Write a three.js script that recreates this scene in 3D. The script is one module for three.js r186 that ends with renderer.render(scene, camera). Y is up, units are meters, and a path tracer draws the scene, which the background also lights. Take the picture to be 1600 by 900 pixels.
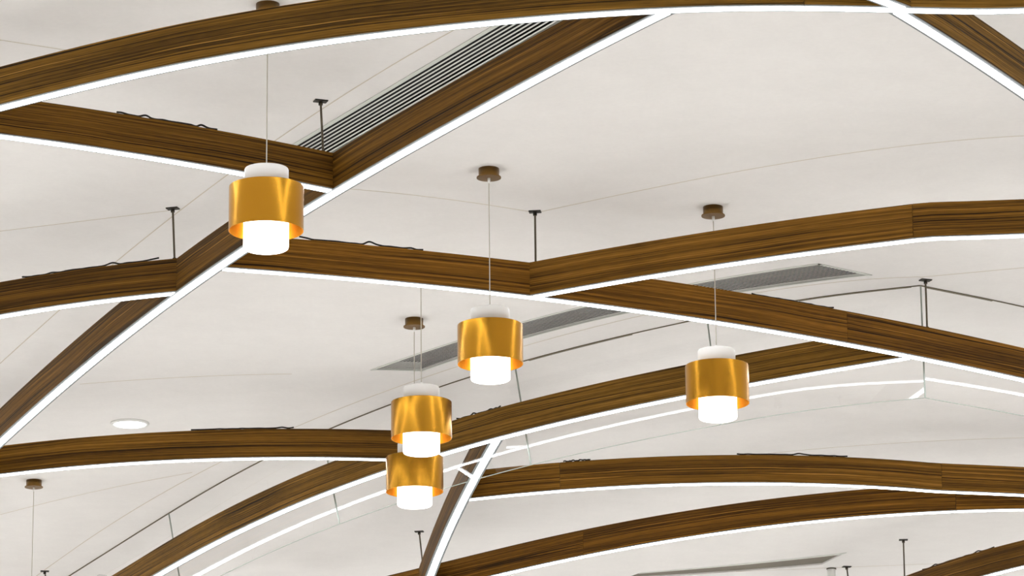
import * as THREE from 'three';
import { mergeGeometries } from 'three/addons/utils/BufferGeometryUtils.js';
import { ImprovedNoise } from 'three/addons/math/ImprovedNoise.js';
import { RectAreaLightUniformsLib } from 'three/addons/lights/RectAreaLightUniformsLib.js';

// ---------------------------------------------------------------- camera, exposure, large lights
const scene = new THREE.Scene();
const camera = new THREE.PerspectiveCamera(8.438, 16 / 9, 0.1, 200);   // a long lens, looking up across the hall
camera.rotation.order = 'YXZ';
camera.position.set(0, 1.6, 0);
camera.rotation.set(0.27181, 0, -0.0098);
const renderer = new THREE.WebGLRenderer({ antialias: true });
renderer.toneMapping = THREE.LinearToneMapping;
renderer.toneMappingExposure = 1.0;
renderer.shadowMap.enabled = true;
RectAreaLightUniformsLib.init();
scene.background = new THREE.Color(0x000000);

const STRIP_LIGHT = 12, STRIP_GLOW = 9;            // the light lines under the beams
const SPOT_POWER = 100;                             // one ceiling downlight
const PENDANT_GLOW = 4.2, PENDANT_POWER = 1.2;

// heights in metres above the floor
const CEIL = 7.885, BEAM_TOP = 7.555, BEAM_BASE = 7.365;
const BEAM_H = BEAM_TOP - BEAM_BASE, HALF = 0.04;

// plan of the beams and of what is set in the ceiling: [x, z] in metres
const BEAM_PLAN = {
  A: [[-3.864,-18.477],[-3.647,-18.325],[-3.433,-18.175],[-3.223,-18.028],[-3.015,-17.883],[-2.811,-17.74],[-2.61,-17.599],[-2.411,-17.46],[-2.216,-17.323],[-2.023,-17.191],[-1.834,-17.067],[-1.648,-16.953],[-1.465,-16.849],[-1.285,-16.756],[-1.107,-16.672],[-0.931,-16.597],[-0.757,-16.529],[-0.585,-16.468],[-0.413,-16.413],[-0.243,-16.363],[-0.074,-16.318],[0.094,-16.278],[0.262,-16.243],[0.429,-16.213],[0.596,-16.19],[0.762,-16.172],[0.929,-16.162],[1.095,-16.159],[1.262,-16.163],[1.43,-16.174],[1.599,-16.189],[1.768,-16.207],[1.937,-16.223],[2.105,-16.232],[2.272,-16.225],[2.437,-16.208],[2.602,-16.191],[2.767,-16.175],[2.931,-16.158],[3.095,-16.141]],
  B: [[-2.814,-17.711],[-2.641,-17.793],[-2.467,-17.876],[-2.291,-17.962],[-2.114,-18.054],[-1.937,-18.153],[-1.758,-18.258],[-1.577,-18.37],[-1.395,-18.488],[-1.211,-18.614],[-1.025,-18.748],[-0.837,-18.888]],
  C: [[-5.191,-29.268],[-4.852,-28.38],[-4.532,-27.541],[-4.229,-26.748],[-3.943,-25.996],[-3.671,-25.284],[-3.412,-24.607],[-3.167,-23.966],[-2.935,-23.37],[-2.716,-22.819],[-2.508,-22.309],[-2.311,-21.837],[-2.122,-21.399],[-1.942,-20.993],[-1.769,-20.616],[-1.603,-20.263],[-1.443,-19.934],[-1.289,-19.625],[-1.139,-19.333],[-0.994,-19.058],[-0.852,-18.796],[-0.715,-18.547],[-0.581,-18.308],[-0.45,-18.079],[-0.322,-17.857],[-0.197,-17.644],[-0.075,-17.437],[0.044,-17.236],[0.161,-17.041],[0.276,-16.852],[0.388,-16.67],[0.499,-16.495],[0.607,-16.327],[0.714,-16.167]],
  E: [[-4.206,-21.946],[-3.974,-21.812],[-3.744,-21.68],[-3.516,-21.549],[-3.291,-21.42],[-3.069,-21.292],[-2.849,-21.166],[-2.632,-21.049],[-2.419,-20.946],[-2.21,-20.856],[-2.002,-20.779],[-1.798,-20.714]],
  F: [[-1.637,-20.227],[-1.48,-20.273],[-1.322,-20.322],[-1.165,-20.374],[-1.006,-20.428],[-0.847,-20.485],[-0.687,-20.546],[-0.526,-20.61],[-0.364,-20.677],[-0.202,-20.747],[-0.038,-20.822],[0.126,-20.9],[0.292,-20.982],[0.459,-21.068],[0.628,-21.158],[0.798,-21.252],[0.969,-21.352],[1.143,-21.456],[1.318,-21.564],[1.495,-21.678],[1.674,-21.798],[1.855,-21.923],[2.038,-22.054],[2.224,-22.19],[2.413,-22.334],[2.604,-22.483],[2.798,-22.64],[2.996,-22.804],[3.197,-22.975],[3.4,-23.149],[3.607,-23.325],[3.817,-23.504],[4.029,-23.685],[4.245,-23.869],[4.464,-24.056],[4.686,-24.245]],
  G: [[0.053,-20.919],[0.185,-20.833],[0.316,-20.75],[0.446,-20.67],[0.575,-20.592],[0.703,-20.516],[0.831,-20.444],[0.958,-20.374],[1.084,-20.306],[1.209,-20.241],[1.334,-20.178],[1.458,-20.118],[1.582,-20.06],[1.705,-20.004],[1.828,-19.951],[1.95,-19.9],[2.072,-19.851],[2.193,-19.804],[2.434,-19.784],[2.673,-19.762],[2.912,-19.739],[3.151,-19.716],[3.389,-19.694],[3.626,-19.671],[3.863,-19.649]],
  M: [[-4.338,-32.48],[-4.009,-31.715],[-3.695,-30.984],[-3.395,-30.284],[-3.107,-29.614],[-2.831,-28.972],[-2.567,-28.356],[-2.315,-27.796],[-2.075,-27.293],[-1.846,-26.841],[-1.625,-26.433],[-1.413,-26.064],[-1.206,-25.73],[-1.006,-25.425],[-0.811,-25.146],[-0.62,-24.891],[-0.433,-24.657],[-0.249,-24.441],[-0.069,-24.24],[0.109,-24.054],[0.284,-23.88],[0.457,-23.718],[0.628,-23.564],[0.798,-23.42],[0.965,-23.282],[1.131,-23.151],[1.295,-23.026],[1.458,-22.906],[1.62,-22.791],[1.78,-22.679],[1.939,-22.571],[2.097,-22.467],[2.253,-22.366],[2.409,-22.268]],
  J: [[-3.804,-25.369],[-3.567,-25.258],[-3.333,-25.149],[-3.102,-25.052],[-2.874,-24.97],[-2.649,-24.902],[-2.426,-24.849],[-2.205,-24.809],[-1.986,-24.782],[-1.768,-24.766],[-1.552,-24.763],[-1.335,-24.771],[-1.12,-24.789],[-0.904,-24.819],[-0.688,-24.855],[-0.471,-24.893]],
  K: [[-0.43,-26.119],[-0.272,-26.045],[-0.115,-25.975],[0.041,-25.912],[0.196,-25.856],[0.351,-25.806],[0.506,-25.762],[0.66,-25.726],[0.814,-25.696],[0.968,-25.672],[1.122,-25.655],[1.276,-25.645],[1.43,-25.642],[1.584,-25.646],[1.739,-25.657],[1.895,-25.675],[2.051,-25.7],[2.208,-25.733],[2.367,-25.772],[2.526,-25.82],[2.687,-25.875],[2.849,-25.939],[3.188,-26.02],[3.53,-26.104],[3.875,-26.189],[4.221,-26.274],[4.569,-26.36],[4.92,-26.446],[5.273,-26.533]],
  P: [[-0.062,-23.998],[-0.127,-24.443],[-0.192,-24.904],[-0.257,-25.382],[-0.321,-25.878],[-0.384,-26.392],[-0.447,-26.926],[-0.508,-27.481],[-0.569,-28.058],[-0.629,-28.659],[-0.69,-29.284],[-0.754,-29.936]],
  Q: [[-1.915,-30.715],[-1.653,-30.418],[-1.395,-30.126],[-1.142,-29.839],[-0.894,-29.557],[-0.65,-29.28],[-0.41,-29.008],[-0.175,-28.741],[0.057,-28.482],[0.284,-28.24],[0.508,-28.017],[0.729,-27.812],[0.948,-27.624],[1.164,-27.453],[1.379,-27.298],[1.592,-27.158],[1.803,-27.034],[2.014,-26.925],[2.225,-26.83],[2.435,-26.75],[2.645,-26.684],[2.855,-26.632],[3.067,-26.594],[3.279,-26.569],[3.492,-26.559],[3.707,-26.558],[3.922,-26.557],[4.136,-26.557],[4.351,-26.556],[4.565,-26.555]],
  R: [[2.415,-31.301],[2.721,-30.604],[3.014,-29.936],[3.3,-29.339],[3.585,-28.845],[3.871,-28.443],[4.152,-28.071],[4.426,-27.709],[4.693,-27.355],[4.954,-27.009]],
  H: [[1.651,-16.136],[1.826,-16.41],[2.007,-16.704],[2.196,-17.021],[2.394,-17.362],[2.599,-17.724],[2.813,-18.1],[3.035,-18.49],[3.266,-18.897],[3.507,-19.32]],
  I: [[0.756,-15.17],[0.859,-15.278],[0.963,-15.386],[1.069,-15.497],[1.176,-15.608],[1.284,-15.722],[1.394,-15.836],[1.505,-15.952],[1.618,-16.07],[1.732,-16.19]]
};
const CEILING_PLAN = {
  v1near: [[-1.275,-19.892],[0.4,-16.997]],
  v2near: [[-0.919,-24.486],[-0.774,-24.295],[-0.632,-24.114],[-0.493,-23.943],[-0.355,-23.78],[-0.219,-23.626],[-0.084,-23.481],[0.049,-23.343],[0.18,-23.213],[0.31,-23.09],[0.439,-22.974],[0.567,-22.865],[0.694,-22.762],[0.82,-22.664],[0.946,-22.573],[1.07,-22.487],[1.194,-22.407],[1.317,-22.331],[1.44,-22.261],[1.562,-22.195],[1.684,-22.133],[1.806,-22.076]],
  v2far: [[-0.588,-24.536],[-0.446,-24.346],[-0.306,-24.169],[-0.167,-24.002],[-0.03,-23.847],[0.105,-23.701],[0.238,-23.565],[0.37,-23.438],[0.501,-23.319],[0.631,-23.208],[0.76,-23.105],[0.888,-23.008],[1.016,-22.918],[1.142,-22.834],[1.268,-22.755],[1.394,-22.682],[1.519,-22.614],[1.643,-22.55],[1.768,-22.491],[1.891,-22.435],[2.015,-22.383],[2.138,-22.334]],
  v4near: [[1.019,-31.22],[1.254,-31.132],[1.488,-31.043],[1.721,-30.947],[1.952,-30.846],[2.181,-30.738],[2.408,-30.624],[2.633,-30.504]],
  v4far: [[0.894,-31.449],[1.124,-31.393],[1.353,-31.338],[1.581,-31.277],[1.807,-31.209],[2.032,-31.132],[2.256,-31.047],[2.478,-30.954]],
  glassL: [[-3.811,-31.572],[-3.539,-30.936],[-3.274,-30.321],[-3.024,-29.741],[-2.791,-29.203],[-2.574,-28.707],[-2.369,-28.249],[-2.174,-27.826],[-1.986,-27.434],[-1.801,-27.067],[-1.619,-26.724],[-1.439,-26.402],[-1.259,-26.099],[-1.081,-25.813],[-0.904,-25.543],[-0.73,-25.289],[-0.556,-25.05],[-0.384,-24.825],[-0.212,-24.615],[-0.043,-24.419],[0.125,-24.237],[0.29,-24.067],[0.452,-23.909],[0.61,-23.761],[0.764,-23.623],[0.914,-23.495],[1.061,-23.374],[1.203,-23.261],[1.342,-23.155],[1.479,-23.055],[1.614,-22.963],[1.749,-22.88],[1.886,-22.806],[2.025,-22.741],[2.166,-22.683],[2.308,-22.629],[2.451,-22.578]],
  glassR: [[2.451,-22.578],[2.628,-22.707],[2.806,-22.835],[2.985,-22.97],[3.166,-23.113],[3.35,-23.263],[3.537,-23.418],[3.725,-23.578],[3.916,-23.74],[4.109,-23.904],[4.303,-24.07],[4.499,-24.237]],
  s1: [[-0.109,-17.628],[-0.599,-18.424],[-1.137,-19.409],[-1.743,-20.644],[-2.442,-22.201],[-3.27,-24.19],[-4.267,-26.662],[-5.474,-29.655]],
  s2: [[0.141,-20.98],[0.369,-20.815],[0.593,-20.656],[0.815,-20.505],[1.034,-20.361],[1.251,-20.227],[1.466,-20.104],[1.679,-19.992],[1.891,-19.893],[2.102,-19.809],[2.313,-19.739],[2.524,-19.685],[2.737,-19.649],[2.95,-19.62],[3.162,-19.59],[3.374,-19.561]],
  s2b: [[-0.942,-20.474],[-0.729,-20.544],[-0.514,-20.63],[-0.298,-20.731],[-0.08,-20.848],[0.141,-20.982]],
  s3: [[-4.068,-21.68],[-2.972,-21.269],[-1.914,-20.872]],
  s4: [[-4.161,-31.83],[-3.697,-30.646],[-3.27,-29.6],[-2.878,-28.703],[-2.514,-27.928],[-2.173,-27.251],[-1.851,-26.657],[-1.544,-26.13],[-1.25,-25.66],[-0.967,-25.238],[-0.693,-24.857],[-0.427,-24.512],[-0.169,-24.198],[0.083,-23.911],[0.331,-23.65],[0.573,-23.413],[0.812,-23.199],[1.047,-23.007],[1.28,-22.837],[1.511,-22.692],[1.74,-22.572],[1.97,-22.48],[2.2,-22.417],[2.433,-22.388]],
  s5: [[2.434,-22.399],[3.098,-22.19],[3.75,-21.984]],
  s6: [[1.804,-26.983],[2.182,-26.843],[2.559,-26.733],[2.937,-26.651],[3.315,-26.598],[3.696,-26.572],[4.076,-26.552],[4.456,-26.533]],
  s7: [[1.799,-31.207],[3.464,-30.951],[5.103,-30.699]],
  s8: [[-2.835,-24.791],[-2.55,-24.714],[-2.268,-24.655],[-1.989,-24.612],[-1.711,-24.585],[-1.436,-24.575]],
  s9: [[-5.03,-29.976],[-4.44,-29.359],[-3.872,-28.766],[-3.329,-28.229],[-2.812,-27.779],[-2.315,-27.408]],
  s10: [[-2.768,-17.811],[-2.259,-18.08],[-1.735,-18.356]]
};

// ---------------------------------------------------------------- helpers
let seed = 20240611;
const rnd = () => { seed = (seed * 1664525 + 1013904223) % 4294967296; return seed / 4294967296; };
const V3 = (x, y, z) => new THREE.Vector3(x, y, z);
const taken = {};
function numbered(name) {
  const n = taken[name] = (taken[name] ?? -1) + 1;
  return n ? `${name}_${String(n).padStart(3, '0')}` : name;
}
function mesh(name, geometry, material, parent) {
  const m = new THREE.Mesh(geometry, material);
  m.name = parent === scene ? numbered(name) : name;
  m.castShadow = m.receiveShadow = true;
  parent.add(m);
  return m;
}
function thing(name, label, category, group) {
  const g = new THREE.Group();
  g.name = numbered(name);
  g.userData = { label, category };
  if (group) g.userData.group = group;
  scene.add(g);
  return g;
}
function structure(name, geometry, material) {
  const m = mesh(name, geometry, material, scene);
  m.userData.kind = 'structure';
  return m;
}
const box = (x0, x1, y0, y1, z0, z1) => new THREE.BoxGeometry(x1 - x0, y1 - y0, z1 - z0).translate((x0 + x1) / 2, (y0 + y1) / 2, (z0 + z1) / 2);
const lathe = (pts, n = 64) => new THREE.LatheGeometry(pts.map(p => new THREE.Vector2(p[0], p[1])), n);

// plan polylines --------------------------------------------------
function dense(plan, step = 0.06) {                 // smooth curve through the plan points
  const c = new THREE.CatmullRomCurve3(plan.map(p => V3(p[0], 0, p[1])), false, 'centripetal');
  return c.getSpacedPoints(Math.max(2, Math.ceil(c.getLength() / step))).map(p => [p.x, p.z]);
}
function offset(line, d) {                          // d > 0: to the right of the way it runs
  return line.map((p, i) => {
    const a = line[Math.max(0, i - 1)], b = line[Math.min(line.length - 1, i + 1)];
    const tx = b[0] - a[0], tz = b[1] - a[1], l = Math.hypot(tx, tz);
    return [p[0] - tz / l * d, p[1] + tx / l * d];
  });
}
function crossing(a, b, c, d) {
  const rx = b[0] - a[0], rz = b[1] - a[1], sx = d[0] - c[0], sz = d[1] - c[1], k = rx * sz - rz * sx;
  if (Math.abs(k) < 1e-12) return null;
  const t = ((c[0] - a[0]) * sz - (c[1] - a[1]) * sx) / k, u = ((c[0] - a[0]) * rz - (c[1] - a[1]) * rx) / k;
  return t >= 0 && t <= 1 && u >= 0 && u <= 1 ? [a[0] + rx * t, a[1] + rz * t] : null;
}
function trimEnd(line, sides) {                     // cut the end of a line where it first meets one of the side lines
  for (let i = Math.floor(line.length * 0.4); i < line.length - 1; i++) {
    let best = null, near = 1e9;
    for (const s of sides) for (let k = 0; k < s.length - 1; k++) {
      const x = crossing(line[i], line[i + 1], s[k], s[k + 1]);
      if (x && Math.hypot(x[0] - line[i][0], x[1] - line[i][1]) < near) { best = x; near = Math.hypot(x[0] - line[i][0], x[1] - line[i][1]); }
    }
    if (best) return [...line.slice(0, i + 1), best];
  }
  return line;
}
function lengths(line) {
  const s = [0];
  for (let i = 1; i < line.length; i++) s.push(s[i - 1] + Math.hypot(line[i][0] - line[i - 1][0], line[i][1] - line[i - 1][1]));
  return s;
}
function at(line, s, d) {                           // point of a line at length d
  let i = 1;
  while (i < s.length - 1 && s[i] < d) i++;
  const t = (d - s[i - 1]) / Math.max(1e-9, s[i] - s[i - 1]);
  return [line[i - 1][0] + (line[i][0] - line[i - 1][0]) * t, line[i - 1][1] + (line[i][1] - line[i - 1][1]) * t];
}
function nearest(line, x, z) {
  return line.reduce((b, p) => Math.hypot(p[0] - x, p[1] - z) < Math.hypot(b[0] - x, b[1] - z) ? p : b);
}

function crossAt(line, axis, v) {                    // point of a line where its x (0) or z (1) passes v
  for (let i = 0; i < line.length - 1; i++) {
    const a = line[i][axis] - v, c = line[i + 1][axis] - v;
    if (a * c <= 0) { const t = a / (a - c || 1); return [line[i][0] + (line[i + 1][0] - line[i][0]) * t, line[i][1] + (line[i + 1][1] - line[i][1]) * t]; }
  }
  return line.at(-1);
}

class Faces {                                       // collects quads with their own normals and uv
  constructor() { this.p = []; this.n = []; this.t = []; }
  quad(a, b, c, d, na, nb, nc, nd, ua, ub, uc, ud) {
    const e1 = V3(b[0] - a[0], b[1] - a[1], b[2] - a[2]), e2 = V3(d[0] - a[0], d[1] - a[1], d[2] - a[2]);
    let v = [[a, na, ua], [b, nb, ub], [c, nc, uc], [a, na, ua], [c, nc, uc], [d, nd, ud]];
    if (e1.cross(e2).dot(V3(...na)) < 0) v = [v[0], v[2], v[1], v[3], v[5], v[4]];
    for (const [p, n, t] of v) { this.p.push(...p); this.n.push(...n); this.t.push(...t); }
  }
  build() {
    const g = new THREE.BufferGeometry();
    g.setAttribute('position', new THREE.Float32BufferAttribute(this.p, 3));
    g.setAttribute('normal', new THREE.Float32BufferAttribute(this.n, 3));
    g.setAttribute('uv', new THREE.Float32BufferAttribute(this.t, 2));
    return g;
  }
}
// a bar of constant height between a left and a right line with equally many points
function bar(L, R, y0, y1, u0 = 0, v0 = 0) {
  const f = new Faces(), n = L.length, sl = lengths(L);
  const nor = (line, i, sign) => {
    const a = line[Math.max(0, i - 1)], b = line[Math.min(n - 1, i + 1)], tx = b[0] - a[0], tz = b[1] - a[1], l = Math.hypot(tx, tz) || 1;
    return [-tz / l * sign, 0, tx / l * sign];
  };
  const up = [0, 1, 0], dn = [0, -1, 0], h = y1 - y0;
  for (let i = 0; i < n - 1; i++) {
    const j = i + 1, ui = u0 + sl[i], uj = u0 + sl[j];
    const l0 = [L[i][0], y0, L[i][1]], l1 = [L[j][0], y0, L[j][1]], L0 = [L[i][0], y1, L[i][1]], L1 = [L[j][0], y1, L[j][1]];
    const r0 = [R[i][0], y0, R[i][1]], r1 = [R[j][0], y0, R[j][1]], R0 = [R[i][0], y1, R[i][1]], R1 = [R[j][0], y1, R[j][1]];
    const w = Math.hypot(l0[0] - r0[0], l0[2] - r0[2]);
    f.quad(l0, l1, L1, L0, nor(L, i, -1), nor(L, j, -1), nor(L, j, -1), nor(L, i, -1), [ui, v0], [uj, v0], [uj, v0 + h], [ui, v0 + h]);
    f.quad(r0, r1, R1, R0, nor(R, i, 1), nor(R, j, 1), nor(R, j, 1), nor(R, i, 1), [ui, v0], [uj, v0], [uj, v0 + h], [ui, v0 + h]);
    f.quad(L0, L1, R1, R0, up, up, up, up, [ui, v0], [uj, v0], [uj, v0 + w], [ui, v0 + w]);
    f.quad(l0, l1, r1, r0, dn, dn, dn, dn, [ui, v0], [uj, v0], [uj, v0 + w], [ui, v0 + w]);
  }
  for (const [i, k] of [[0, 1], [n - 1, n - 2]]) {
    const ex = L[i][0] - L[k][0], ez = L[i][1] - L[k][1], l = Math.hypot(ex, ez) || 1, en = [ex / l, 0, ez / l];
    f.quad([L[i][0], y0, L[i][1]], [R[i][0], y0, R[i][1]], [R[i][0], y1, R[i][1]], [L[i][0], y1, L[i][1]], en, en, en, en, [u0, v0], [u0 + 0.08, v0], [u0 + 0.08, v0 + h], [u0, v0 + h]);
  }
  return f.build();
}
function ribbon(line, half, y0, y1) { return bar(offset(line, -half), offset(line, half), y0, y1); }

// ---------------------------------------------------------------- materials
const noise = new ImprovedNoise();
function woodTexture(k) {
  const W = 2048, H = 512, data = new Uint8Array(W * H * 4), grey = new Uint8Array(W * H * 4);
  const dark = [34, 23, 7], mid = [117, 83, 27], light = [178, 133, 60];
  for (let y = 0; y < H; y++) for (let x = 0; x < W; x++) {
    const u = x / W * 3.2, v = y / H * 0.8;           // metres
    const bend = 0.014 * noise.noise(u * 0.9, v * 2.2, k * 9.1) + 0.004 * noise.noise(u * 3.1, v * 7, k * 3.3);
    const w = v + bend;
    let t = 0.5 + 0.24 * noise.noise(u * 0.35, w * 26, k) + 0.26 * noise.noise(u * 0.6, w * 90, k + 5) + 0.34 * noise.noise(u * 1.1, w * 250, k + 11);
    t += 0.10 * noise.noise(u * 14, w * 260, k + 3) + 0.10 * noise.noise(u * 1.7, v * 3, k + 17);
    const line = noise.noise(u * 0.45, w * 120, k + 31);
    if (line > 0.34) t -= (line - 0.34) * 2.6;       // dark grain lines
    const pale = noise.noise(u * 0.8, w * 150, k + 47);
    if (pale > 0.42) t += (pale - 0.42) * 1.8;
    t = Math.min(1, Math.max(0, t));
    const a = t < 0.5 ? dark : mid, b = t < 0.5 ? mid : light, q = t < 0.5 ? t * 2 : t * 2 - 1, i = (y * W + x) * 4;
    for (let c = 0; c < 3; c++) { data[i + c] = a[c] + (b[c] - a[c]) * q; grey[i + c] = t * 255; }
    data[i + 3] = grey[i + 3] = 255;
  }
  const make = (d, srgb) => {
    const t = new THREE.DataTexture(d, W, H);
    t.wrapS = t.wrapT = THREE.MirroredRepeatWrapping;
    t.magFilter = THREE.LinearFilter; t.minFilter = THREE.LinearMipmapLinearFilter; t.generateMipmaps = true;
    t.repeat.set(1 / 3.2, 1 / 0.8);                  // uv are in metres
    if (srgb) t.colorSpace = THREE.SRGBColorSpace;
    t.needsUpdate = true;
    return t;
  };
  return [make(data, true), make(grey, false)];
}
const woodMaps = [woodTexture(1.37), woodTexture(4.81)];
const woodTints = [0xffffff, 0xf2ead8, 0xfff0d4, 0xded6c8, 0xfff6ea];
const wood = woodTints.flatMap(c => woodMaps.map(([map, grey]) => new THREE.MeshPhysicalMaterial({ color: c, map, bumpMap: grey, bumpScale: 0.0012, roughness: 0.6, specularIntensity: 0.25 })));

function mottled(lo, hi, size, freq, k) {
  const d = new Uint8Array(size * size * 4);
  for (let y = 0; y < size; y++) for (let x = 0; x < size; x++) {
    const u = x / size * freq, v = y / size * freq;
    const t = Math.min(1, Math.max(0, 0.5 + 0.4 * noise.noise(u, v, k) + 0.25 * noise.noise(u * 4, v * 4, k + 3) + 0.25 * noise.noise(u * 19, v * 19, k + 7)));
    for (let c = 0; c < 3; c++) d[(y * size + x) * 4 + c] = lo[c] + (hi[c] - lo[c]) * t;
    d[(y * size + x) * 4 + 3] = 255;
  }
  const t = new THREE.DataTexture(d, size, size);
  t.wrapS = t.wrapT = THREE.MirroredRepeatWrapping; t.magFilter = THREE.LinearFilter; t.colorSpace = THREE.SRGBColorSpace; t.needsUpdate = true;
  return t;
}
const paintMap = mottled([236, 233, 230], [243, 240, 237], 512, 6, 2.2);
paintMap.repeat.set(1 / 3, 1 / 3);
const stoneMap = mottled([205, 203, 200], [228, 226, 223], 512, 9, 8.4);
stoneMap.repeat.set(1 / 4, 1 / 4);
const M = {
  ceiling: new THREE.MeshStandardMaterial({ map: paintMap, roughness: 0.92 }),
  joint: new THREE.MeshStandardMaterial({ color: 0xd3c9b9, roughness: 0.95 }),
  wall: new THREE.MeshStandardMaterial({ color: 0xdad8d4, roughness: 0.9 }),
  floor: new THREE.MeshStandardMaterial({ map: stoneMap, roughness: 0.5 }),
  aluminium: new THREE.MeshStandardMaterial({ color: 0x85898a, roughness: 0.5, metalness: 0.5 }),
  strip: new THREE.MeshStandardMaterial({ color: 0xffffff, emissive: 0xf4faff, emissiveIntensity: STRIP_GLOW, roughness: 0.4 }),
  brass: new THREE.MeshPhysicalMaterial({ color: new THREE.Color().setRGB(0.51, 0.243, 0.023), metalness: 1, roughness: 0.22, anisotropy: 0.7 }),
  bronze: new THREE.MeshStandardMaterial({ color: new THREE.Color().setRGB(0.23, 0.127, 0.036), metalness: 1, roughness: 0.33 }),
  opal: new THREE.MeshStandardMaterial({ color: 0xfbfaf8, roughness: 0.35 }),
  glow: new THREE.MeshStandardMaterial({ color: 0xffffff, emissive: 0xfff8ee, emissiveIntensity: PENDANT_GLOW, roughness: 0.4 }),
  cord: new THREE.MeshStandardMaterial({ color: 0xc9c3b6, roughness: 0.6 }),
  rod: new THREE.MeshStandardMaterial({ color: 0x5d5344, metalness: 0.5, roughness: 0.5 }),
  plate: new THREE.MeshStandardMaterial({ color: 0x2a251d, metalness: 0.4, roughness: 0.55 }),
  cable: new THREE.MeshStandardMaterial({ color: 0x17130f, roughness: 0.7 }),
  vent: new THREE.MeshStandardMaterial({ color: 0xe4e4df, roughness: 0.5 }),
  ventFrame: new THREE.MeshStandardMaterial({ color: 0xd9dbd4, roughness: 0.45 }),
  plenum: new THREE.MeshStandardMaterial({ color: 0x0b0d0b, roughness: 0.95 }),
  filter: new THREE.MeshStandardMaterial({ color: 0x7d766a, roughness: 0.85 }),
  glass: new THREE.MeshPhysicalMaterial({ color: 0xffffff, roughness: 0, transmission: 1, thickness: 0, ior: 1.5 }),
  glassEdge: new THREE.MeshStandardMaterial({ color: 0x9fa69c, roughness: 0.3 }),
  channel: new THREE.MeshStandardMaterial({ color: 0x6a604b, roughness: 0.7 }),
  white: new THREE.MeshStandardMaterial({ color: 0xe9e9e5, roughness: 0.4 }),
  spotGlow: new THREE.MeshStandardMaterial({ color: 0xffffff, emissive: 0xffffff, emissiveIntensity: 2.2, roughness: 0.4 }),
};

// ---------------------------------------------------------------- the hall
const X0 = -13, X1 = 13, Z0 = -40, Z1 = 6, T = 0.25;
function planar(g, s = 1) {                          // uv in metres from above
  const p = g.attributes.position, uv = g.attributes.uv;
  for (let i = 0; i < p.count; i++) uv.setXY(i, p.getX(i) * s, p.getZ(i) * s);
  return g;
}
structure('floor', planar(box(X0 - T, X1 + T, -T, 0, Z0 - T, Z1 + T)), M.floor);
structure('wall_left', box(X0 - T, X0, 0, CEIL, Z0 - T, Z1 + T), M.wall);
structure('wall_right', box(X1, X1 + T, 0, CEIL, Z0 - T, Z1 + T), M.wall);
structure('wall_back', box(X0, X1, 0, CEIL, Z0 - T, Z0), M.wall);
structure('wall_front', box(X0, X1, 0, CEIL, Z1, Z1 + T), M.wall);

const slotNear = CEILING_PLAN.v1near;
const SLOT_W = 0.27;
const slotFar = (() => {
  const [a, b] = slotNear, tx = b[0] - a[0], tz = b[1] - a[1], l = Math.hypot(tx, tz);
  return [a, b].map(p => [p[0] + tz / l * SLOT_W, p[1] - tx / l * SLOT_W]);
})();
function loop(near, far) { return [...near, ...[...far].reverse()]; }
const openings = [loop(slotNear, slotFar), loop(CEILING_PLAN.v2near, CEILING_PLAN.v2far), loop(CEILING_PLAN.v4near, CEILING_PLAN.v4far)];
const plate = new THREE.Shape([[X0 - T, Z0 - T], [X1 + T, Z0 - T], [X1 + T, Z1 + T], [X0 - T, Z1 + T]].map(p => new THREE.Vector2(...p)));
for (const o of openings) plate.holes.push(new THREE.Path(o.map(p => new THREE.Vector2(...p))));
const slab = new THREE.ExtrudeGeometry(plate, { depth: 0.25, bevelEnabled: false }).rotateX(Math.PI / 2).translate(0, CEIL + 0.25, 0);
const ceiling = structure('ceiling', planar(slab), M.ceiling);
for (const k of ['s1', 's2', 's2b', 's3', 's4', 's5', 's6', 's7', 's8', 's9', 's10'])
  mesh('plaster_joint', ribbon(dense(CEILING_PLAN[k], 0.15), 0.0035, CEIL - 0.001, CEIL + 0.001), M.joint, ceiling);

// ---------------------------------------------------------------- beams
// key, label, joints of the cladding (x in metres), beam met at the start, beam met at the end, tint
const beamList = [
  ['A', 'long arched walnut beam sweeping along the top edge of the picture', [-2.375, 1.346], null, null, 0],
  ['C', 'longest walnut beam running diagonally from the top beam to the lower left edge', [], null, 'A', 3],
  ['B', 'short straight walnut beam behind the leftmost brass pendant, under the top beam', [], 'A', 'C', 1],
  ['E', 'short walnut beam at the left edge with ragged cable along its top', [], null, 'C', 3],
  ['F', 'long walnut beam crossing the middle from the diagonal beam down to the right edge', [1.952], 'C', null, 2],
  ['G', 'walnut beam rising right from the middle node towards the right edge', [2.194], 'F', null, 4],
  ['M', 'curved walnut beam running in front of the hanging glass screen', [], null, 'F', 4],
  ['J', 'flat arched walnut beam under the round ceiling downlight', [], 'C', 'M', 1],
  ['P', 'greyish walnut beam running away steeply below the lowest brass pendant', [], 'M', 'Q', 3],
  ['K', 'low arched walnut beam from the steep grey beam to the right edge', [0.354, 2.902], 'P', null, 4],
  ['Q', 'lowest long arched walnut beam at the bottom of the picture', [0.542, 3.104], null, 'K', 2],
  ['R', 'walnut beam cut off by the bottom right corner', [], null, null, 3],
  ['H', 'walnut beam going down to the right from the top beam, at the top right corner', [], 'A', null, 0],
  ['I', 'walnut beam end meeting the top beam from the near side at the top right', [], null, 'A', 0],
];
const centre = {};
for (const k in BEAM_PLAN) centre[k] = dense(BEAM_PLAN[k]);
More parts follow.
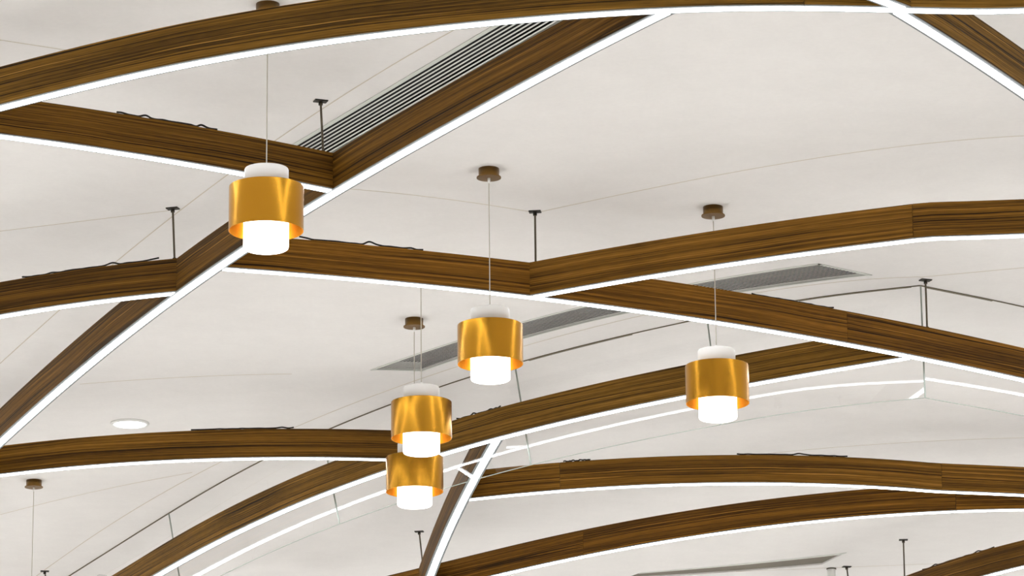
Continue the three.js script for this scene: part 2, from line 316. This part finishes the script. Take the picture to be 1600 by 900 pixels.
function sides(key, half, start, end) {             // the two edges of a beam, cut where it meets its neighbours
  return [-half, half].map(d => {
    let l = offset(centre[key], d);
    const cut = other => [-1, 1].map(s => offset(centre[other], s * (HALF + 0.001)));
    if (end) l = trimEnd(l, cut(end));
    if (start) l = trimEnd([...l].reverse(), cut(start)).reverse();
    return l;
  });
}
function span(LR, f0, f1, step) {                   // both edges between two fractions of their lengths
  const s = LR.map(lengths), len = s[0].at(-1) * (f1 - f0), n = Math.max(2, Math.ceil(len / step) + 1);
  return LR.map((l, k) => Array.from({ length: n }, (_, i) => at(l, s[k], s[k].at(-1) * (f0 + (f1 - f0) * i / (n - 1)))));
}
const beams = {};
for (const [key, label, joints, start, end, tint] of beamList) {
  const g = thing('wooden_beam', label, 'beam');
  g.userData.kind = 'thing';
  beams[key] = g;
  const LR = sides(key, HALF, start, end), thin = sides(key, 0.023, start, end);
  const s = lengths(LR[0]), total = s.at(-1);
  // fractions at which the veneered boards and the light profiles are jointed
  const cuts = [0, 1];
  for (const x of joints) {
    let i = 0;
    while (i < LR[0].length - 1 && (LR[0][i][0] - x) * (LR[0][i + 1][0] - x) > 0) i++;
    if (i < LR[0].length - 1) cuts.push(s[i] / total);
  }
  cuts.sort((a, b) => a - b);
  const all = [0], board = [];                        // board: which jointed board a piece belongs to
  for (const [n, c] of cuts.filter(c => c > 0).entries()) {
    const from = all.at(-1), parts = Math.ceil((c - from) * total / 3.6);
    for (let k = 1; k <= parts; k++) { all.push(from + (c - from) * k / parts); board.push(n); }
  }
  const gap = 0.0012 / total;
  let tone, u0, v0;
  for (let i = 0; i < all.length - 1; i++) {
    const f0 = all[i] + (i ? gap * (board[i] !== board[i - 1] ? 1 : 0.1) : 0), f1 = all[i + 1] - (i < all.length - 2 ? gap * (board[i] !== board[i + 1] ? 1 : 0.1) : 0);
    const [L, R] = span(LR, f0, f1, 0.1);
    if (!i || board[i] !== board[i - 1]) { tone = wood[((tint + (rnd() < 0.25 ? 1 : 0)) % 5) * 2 + (rnd() < 0.5 ? 0 : 1)]; u0 = rnd() * 20 - f0 * total; v0 = rnd() * 5; }
    mesh('wood_panel', bar(L, R, BEAM_BASE + 0.004, BEAM_TOP, u0 + f0 * total, v0), tone, g);
    mesh('light_profile', bar(...span(LR, f0, f1, 0.1), BEAM_BASE, BEAM_BASE + 0.004), M.aluminium, g);
    mesh('light_strip', bar(...span(thin, f0, f1, 0.1), BEAM_BASE - 0.003, BEAM_BASE), M.strip, g);
    // the light that the strip gives
    const len = (f1 - f0) * total, n = Math.max(1, Math.round(len / 0.5));
    const [l, r] = span(thin, f0, f1, 0.02);
    const sl = lengths(l), sr = lengths(r);
    for (let k = 0; k < n; k++) {
      const p = [k / n, (k + 1) / n].map(t => { const a = at(l, sl, sl.at(-1) * t), b = at(r, sr, sr.at(-1) * t); return [(a[0] + b[0]) / 2, (a[1] + b[1]) / 2]; });
      const tx = p[1][0] - p[0][0], tz = p[1][1] - p[0][1], d = Math.hypot(tx, tz);
      const lamp = new THREE.RectAreaLight(0xf4faff, STRIP_LIGHT, d, 0.034);
      const ax = V3(tx / d, 0, tz / d), az = V3(0, 1, 0), ay = az.clone().cross(ax);
      lamp.quaternion.setFromRotationMatrix(new THREE.Matrix4().makeBasis(ax, ay, az));
      lamp.position.set((p[0][0] + p[1][0]) / 2, BEAM_BASE - 0.005, (p[0][1] + p[1][1]) / 2);
      lamp.name = 'strip_light';
      scene.add(lamp);
    }
  }
}

// ---------------------------------------------------------------- hanger rods
const rodList = [
  ['B', -0.968, -18.949, -0.947, -18.805, 'thin steel hanger rod in front of the black slot vent'],
  ['E', -1.885, -20.823, -1.863, -20.708, 'thin dark hanger rod above the node at the left of the picture'],
  ['F', 0.133, -20.954, 0.133, -20.83, 'thin hanger rod above the node in the middle of the picture'],
  ['F', 2.47, -22.457, 2.459, -22.318, 'hanger rod beside the corner of the glass screen'],
  ['R', 3.047, -30.005, 3.034, -29.784, 'long hanger rod above the beam in the bottom right corner'],
  ['R', 2.686, -31.042, 2.68, -30.723, 'hanger rod beside the white ceiling cylinder at the bottom edge'],
  ['P', -0.734, -29.514, -0.715, -29.4, 'short hanger rod beside the steep grey beam'],
  ['M', -3.787, -30.905, -3.753, -30.769, 'hanger rod in the bottom left corner beside the hanging cord'],
];
for (const [key, x, z, bx, bz, label] of rodList) {
  const g = thing('hanger_rod', label, 'rod', 'hanger rods of the beams');
  g.position.set(x, CEIL, z);
  const [nx, nz] = key === 'P' ? crossAt(centre[key], 1, bz) : crossAt(centre[key], 0, bx);
  const foot = V3(nx - x, BEAM_TOP - CEIL, nz - z), top = V3(0, -0.004, 0);
  mesh('rod', new THREE.TubeGeometry(new THREE.LineCurve3(top, foot.clone().setY(foot.y + 0.006)), 1, 0.0058, 10), M.rod, g);
  const a = rnd() * 0.8 - 0.4;
  mesh('ceiling_plate', mergeGeometries([
    box(-0.034, 0.034, -0.006, 0, -0.022, 0.022).rotateY(a),
    new THREE.CylinderGeometry(0.011, 0.011, 0.02, 8).translate(0, -0.015, 0)]), M.plate, g);
  mesh('foot_nut', new THREE.CylinderGeometry(0.012, 0.012, 0.014, 6).translate(foot.x, foot.y + 0.0073, foot.z), M.plate, g);
}

// ---------------------------------------------------------------- pendants
function pendant(x, z, centreY, label) {
  const g = thing('pendant_lamp', label, 'pendant lamp', 'brass pendant lamps');
  g.position.set(x, CEIL, z);
  const c = centreY - CEIL;                          // middle of the brass shade below the ceiling
  const rose = mesh('ceiling_rose', lathe([[0, 0], [0.056, 0], [0.056, -0.046], [0.066, -0.047], [0.0665, -0.05], [0.066, -0.053], [0, -0.053]], 48), M.bronze, g);
  mesh('cord_grip', lathe([[0, -0.053], [0.008, -0.053], [0.008, -0.068], [0.005, -0.082], [0, -0.082]], 16), M.opal, rose);
  mesh('cord', new THREE.CylinderGeometry(0.0028, 0.0028, -0.08 - (c + 0.22), 8).translate(0, (-0.08 + c + 0.22) / 2, 0), M.cord, g);
  mesh('cord_socket', lathe([[0, c + 0.228], [0.007, c + 0.226], [0.009, c + 0.212], [0.011, c + 0.197], [0, c + 0.197]], 16), M.opal, g);
  mesh('upper_diffuser', lathe([[0, c + 0.198], [0.095, c + 0.198], [0.1015, c + 0.196], [0.104, c + 0.19], [0.104, c + 0.085], [0, c + 0.085]]), M.opal, g);
  const low = mesh('glowing_diffuser', lathe([[0, c + 0.084], [0.106, c + 0.084], [0.106, c - 0.183], [0.104, c - 0.19], [0.098, c - 0.194], [0, c - 0.196]]), M.glow, g);
  const shade = mesh('brass_shade', lathe([[0.1728, c - 0.106], [0.1728, c + 0.106], [0.174, c + 0.1072], [0.1752, c + 0.106], [0.1752, c - 0.106], [0.174, c - 0.1072], [0.1728, c - 0.106]], 96), M.brass, g);
  mesh('top_plate', lathe([[0.1045, c + 0.092], [0.1725, c + 0.092], [0.1725, c + 0.088], [0.1045, c + 0.088], [0.1045, c + 0.092]], 48), M.brass, shade);
  const lamp = new THREE.PointLight(0xfff4e2, PENDANT_POWER, 0, 2);
  lamp.position.set(x, centreY - 0.1, z);
  lamp.castShadow = true; lamp.shadow.radius = 3;
  lamp.name = 'pendant_light';
  scene.add(lamp);
  return g;
}
pendant(-1.146, -17.49, 6.869, 'largest brass and white pendant lamp, hanging in front of the left beam node');
pendant(-0.529, -21.854, 6.904, 'brass pendant lamp overlapping the lowest pendant from above');
pendant(-0.119, -20.148, 6.901, 'brass pendant lamp under the middle node, in front of the curved vent');
pendant(1.128, -20.908, 6.861, 'rightmost brass pendant lamp, in front of the glass screen beam');
pendant(-0.605, -23.239, 6.9, 'lowest brass pendant lamp, partly hidden by the one above it');
pendant(-3.477, -27.616, 6.89, 'bronze ceiling rose and cord of a pendant below the lower left edge');

// ---------------------------------------------------------------- vents
function curvedSlats(g, near, far, count, lip) {
  const N = near.length, mixLine = t => near.map((p, i) => [p[0] + (far[i][0] - p[0]) * t, p[1] + (far[i][1] - p[1]) * t]);
  const width = Math.hypot(near[0][0] - far[0][0], near[0][1] - far[0][1]);
  const y = CEIL;
  // frame: two long lips and two ends
  const a = lip;
  mesh('frame_lip', bar(mixLine(-0.012), mixLine(a), y - 0.004, y + 0.012), M.ventFrame, g);
  mesh('frame_lip', bar(mixLine(1 - a * 0.6), mixLine(1.012), y - 0.004, y + 0.012), M.ventFrame, g);
  for (const i of [0, N - 1]) {
    const j = i ? N - 2 : 1, ex = near[j][0] - near[i][0], ez = near[j][1] - near[i][1], l = Math.hypot(ex, ez), w = 0.02;
    const p = [near[i], far[i]], q = p.map(v => [v[0] + ex / l * w, v[1] + ez / l * w]);
    mesh('frame_end', bar(p, q, y - 0.004, y + 0.012), M.ventFrame, g);
  }
  for (let k = 0; k < count; k++) {
    const t = a + 0.055 + (1 - a * 1.6 - 0.075) * (k + 0.5) / count, h = (count < 10 ? 0.155 : 0.105) / count;
    mesh('slat', bar(mixLine(t - h), mixLine(t + h), y + 0.0004, y + 0.0012), M.vent, g);
  }
  mesh('plenum_box', bar(mixLine(0.001), mixLine(0.999), y + 0.06, y + 0.2), M.plenum, g);
  for (const t of [0, 1]) mesh('plenum_side', bar(mixLine(t ? 0.985 : 0.001), mixLine(t ? 0.999 : 0.015), y + 0.0125, y + 0.06), M.plenum, g);
  return width;
}
const lerpLine = (line, n) => { const s = lengths(line); return Array.from({ length: n }, (_, i) => at(line, s, s.at(-1) * i / (n - 1))); };
const slot = thing('air_vent', 'straight black slot vent with white slats, behind the top left beams', 'air vent');
curvedSlats(slot, lerpLine(slotNear, 12), lerpLine(slotFar, 12), 7, 0.09);
const arc = thing('air_vent', 'curved fine-slatted ceiling vent behind the middle pendant and beam', 'air vent');
curvedSlats(arc, lerpLine(dense(CEILING_PLAN.v2near), 40), lerpLine(dense(CEILING_PLAN.v2far), 40), 12, 0.06);
const ret = thing('return_vent', 'plain grey recessed ceiling strip at the bottom edge of the picture', 'air vent');
{
  const n = lerpLine(dense(CEILING_PLAN.v4near), 16), f = lerpLine(dense(CEILING_PLAN.v4far), 16), mixLine = t => n.map((p, i) => [p[0] + (f[i][0] - p[0]) * t, p[1] + (f[i][1] - p[1]) * t]);
  mesh('grey_panel', bar(mixLine(0.002), mixLine(0.998), CEIL + 0.012, CEIL + 0.04), M.filter, ret);
  mesh('frame_lip', bar(mixLine(-0.05), mixLine(0.08), CEIL - 0.004, CEIL + 0.01), M.ventFrame, ret);
}

// ---------------------------------------------------------------- hanging glass screen
const DROP = 0.695;
const screen = thing('glass_screen', 'clear hanging glass smoke screen following the curved beam below the ceiling', 'glass screen');
{
  const runs = [dense(CEILING_PLAN.glassL), dense(CEILING_PLAN.glassR)];
  const jointAt = [[-2.71, -28.706, 0.34], [-1.334, -26.203, 0.25], [-0.046, -24.33, 0.14], [1.157, -23.196, 0.085]];
  const steep = centre.P;
  for (const [run, line] of runs.entries()) {
    const s = lengths(line), total = s.at(-1);
    mesh('top_channel', ribbon(line, 0.005, CEIL - 0.005, CEIL - 0.0004), M.channel, screen);
    for (const [xa, xb] of run ? [[2.46, 2.95]] : [[0.06, 0.78], [1.72, 2.44]]) {   // the seal gapes in these stretches
      const piece = line.filter(p => p[0] > xa && p[0] < xb);
      if (piece.length > 2) mesh('gaping_seal', bar(offset(piece, -0.004), offset(piece, -0.022), CEIL - 0.004, CEIL - 0.0004), M.channel, screen);
    }
    const joints = [[0, 0]];
    if (!run) for (const [x, z, lean] of jointAt) joints.push([s[line.indexOf(nearest(line, x, z))], lean]);
    joints.push([total, 0]);
    // where the steep beam passes through
    let pass = -9;
    if (!run) for (let i = 0; i < line.length - 1; i++) for (let k = 0; k < steep.length - 1; k++) {
      const x = crossing(line[i], line[i + 1], steep[k], steep[k + 1]);
      if (x) pass = s[i] + Math.hypot(x[0] - line[i][0], x[1] - line[i][1]);
    }
    for (let k = 0; k < joints.length - 1; k++) {
      const [s0, l0] = joints[k], [s1, l1] = joints[k + 1], n = Math.max(3, Math.ceil((s1 - s0) / 0.05));
      const e = 0.003, place = (f, h, d) => {         // f along the pane, h down from the ceiling, d across
        const q = h / DROP, w = Math.min(total, (s0 + e + l0 * q) + f * ((s1 - e + l1 * q) - (s0 + e + l0 * q)));
        const a = at(line, s, Math.max(0, w - 0.12)), b = at(line, s, Math.min(total, w + 0.12)), p = at(line, s, w), l = Math.hypot(b[0] - a[0], b[1] - a[1]);
        return { p: [p[0] - (b[1] - a[1]) / l * d, CEIL - 0.0055 - h * (DROP - 0.0055) / DROP, p[1] + (b[0] - a[0]) / l * d], n: [-(b[1] - a[1]) / l, 0, (b[0] - a[0]) / l], w };
      };
      const rows = [0, 0.29, 0.56, DROP], F = new Faces();
      for (let r = 0; r < 3; r++) for (let i = 0; i < n; i++) {
        const f0 = i / n, f1 = (i + 1) / n, mid = place((f0 + f1) / 2, 0.42, 0).w;
        if (r === 1 && Math.abs(mid - pass) < 0.14) continue;
        const q = [place(f0, rows[r], 0), place(f1, rows[r], 0), place(f1, rows[r + 1], 0), place(f0, rows[r + 1], 0)];
        F.quad(...q.map(v => v.p), ...q.map(v => v.n), [0, 0], [1, 0], [1, 1], [0, 1]);
      }
      mesh('glass_pane', F.build(), M.glass, screen);
      const low = Array.from({ length: n + 1 }, (_, i) => place(i / n, DROP, 0).p);
      mesh('pane_edge', ribbon(low.map(p => [p[0], p[2]]), 0.004, low[0][1] - 0.003, low[0][1] - 0.0002), M.glassEdge, screen);
      if (k || run) {                                 // the clip between two panes
        const a = place(0, 0, 0).p, b = place(0, DROP, 0).p;
        mesh('joint_strip', new THREE.TubeGeometry(new THREE.LineCurve3(V3(...a), V3(...b)), 1, 0.0055, 6), M.glassEdge, screen);
      }
    }
  }
}

// ---------------------------------------------------------------- other ceiling fittings
function downlight(x, z, label, group) {
  const g = thing('ceiling_downlight', label, 'downlight', group);
  g.position.set(x, CEIL, z);
  mesh('trim_ring', lathe([[0.112, 0], [0.132, 0], [0.132, -0.004], [0.126, -0.012], [0.114, -0.014], [0.112, -0.01], [0.112, 0]], 48), M.white, g);
  mesh('light_lens', lathe([[0, -0.0005], [0.111, -0.0005], [0.111, -0.008], [0.085, -0.018], [0.05, -0.024], [0, -0.027]], 48), M.spotGlow, g);
  const lamp = new THREE.SpotLight(0xfbfcfd, SPOT_POWER, 0, 0.96, 0.7, 2);
  lamp.position.set(x, CEIL - 0.035, z);
  lamp.target.position.set(x, 0, z);
  lamp.castShadow = true; lamp.shadow.radius = 4;
  lamp.name = 'downlight_lamp';
  scene.add(lamp, lamp.target);
}
downlight(-2.615, -25.887, 'round recessed downlight above the flat arched beam at the left');
for (const [xs, zs] of [[[-10.5, -7, 7, 10.5], [-37, -31.5, -26, -20.5, -15, -9.5, -4, 1.5]], [[-3, 3], [-36.5, -9, -3.5, 2]]])
  for (const x of xs) for (const z of zs) downlight(x, z, 'round recessed downlight in the ceiling outside the picture', 'downlights of the rest of the hall');

const can = thing('ceiling_cylinder', 'pale ceiling cylinder at the bottom edge beside a hanger rod', 'spotlight');
can.position.set(2.567, CEIL, -31.114);
mesh('body', lathe([[0, -0.008], [0.034, -0.008], [0.034, -0.3], [0.03, -0.303], [0.03, -0.28], [0, -0.28]], 32), M.white, can);
mesh('mounting_plate', lathe([[0, 0], [0.04, 0], [0.04, -0.008], [0, -0.008]], 32), M.rod, can);

// ---------------------------------------------------------------- loose cables on the beams
function cable(key, x0, x1, label, lift = 0.02) {      // from x0 to x1
  const line = centre[key], n = 18, pts = [];
  for (let i = 0; i <= n; i++) {
    const p = crossAt(line, 0, x0 + (x1 - x0) * i / n), end = i === 0 || i === n;
    pts.push(V3(p[0] + (rnd() - 0.5) * 0.012, BEAM_TOP + 0.008 + (end ? lift * 0.6 * rnd() : rnd() < 0.2 ? rnd() * lift * 0.8 : 0), p[1] + 0.026 + (rnd() - 0.5) * 0.01));
  }
  const m = mesh('electric_cable', new THREE.TubeGeometry(new THREE.CatmullRomCurve3(pts), 90, 0.005, 6), M.cable, scene);
  m.userData = { label, category: 'cable', group: 'loose cables on the beams' };
}
cable('B', -1.92, -1.45, 'loose black cable on the short beam behind the leftmost pendant', 0.014);
cable('E', -2.75, -1.95, 'ragged black cable along the beam at the left edge', 0.016);
cable('F', -1.15, -0.48, 'black cable on the middle beam right of the largest pendant', 0.022);
cable('F', 1.37, 1.87, 'black cable on the middle beam in front of the curved vent', 0.016);
cable('M', -0.36, -0.08, 'black cable ends on the glass screen beam beside the stacked pendants', 0.014);
cable('K', 0.34, 0.52, 'black cable at the left part of the low arched beam', 0.012);
cable('K', 1.5, 2.25, 'black cable at the crown of the low arched beam', 0.012);
cable('J', -2.1, -1.43, 'black cable on the flat arched beam right of the downlight', 0.01);
cable('R', 3.15, 3.6, 'black cable on the beam in the bottom right corner', 0.014);

renderer.render(scene, camera);
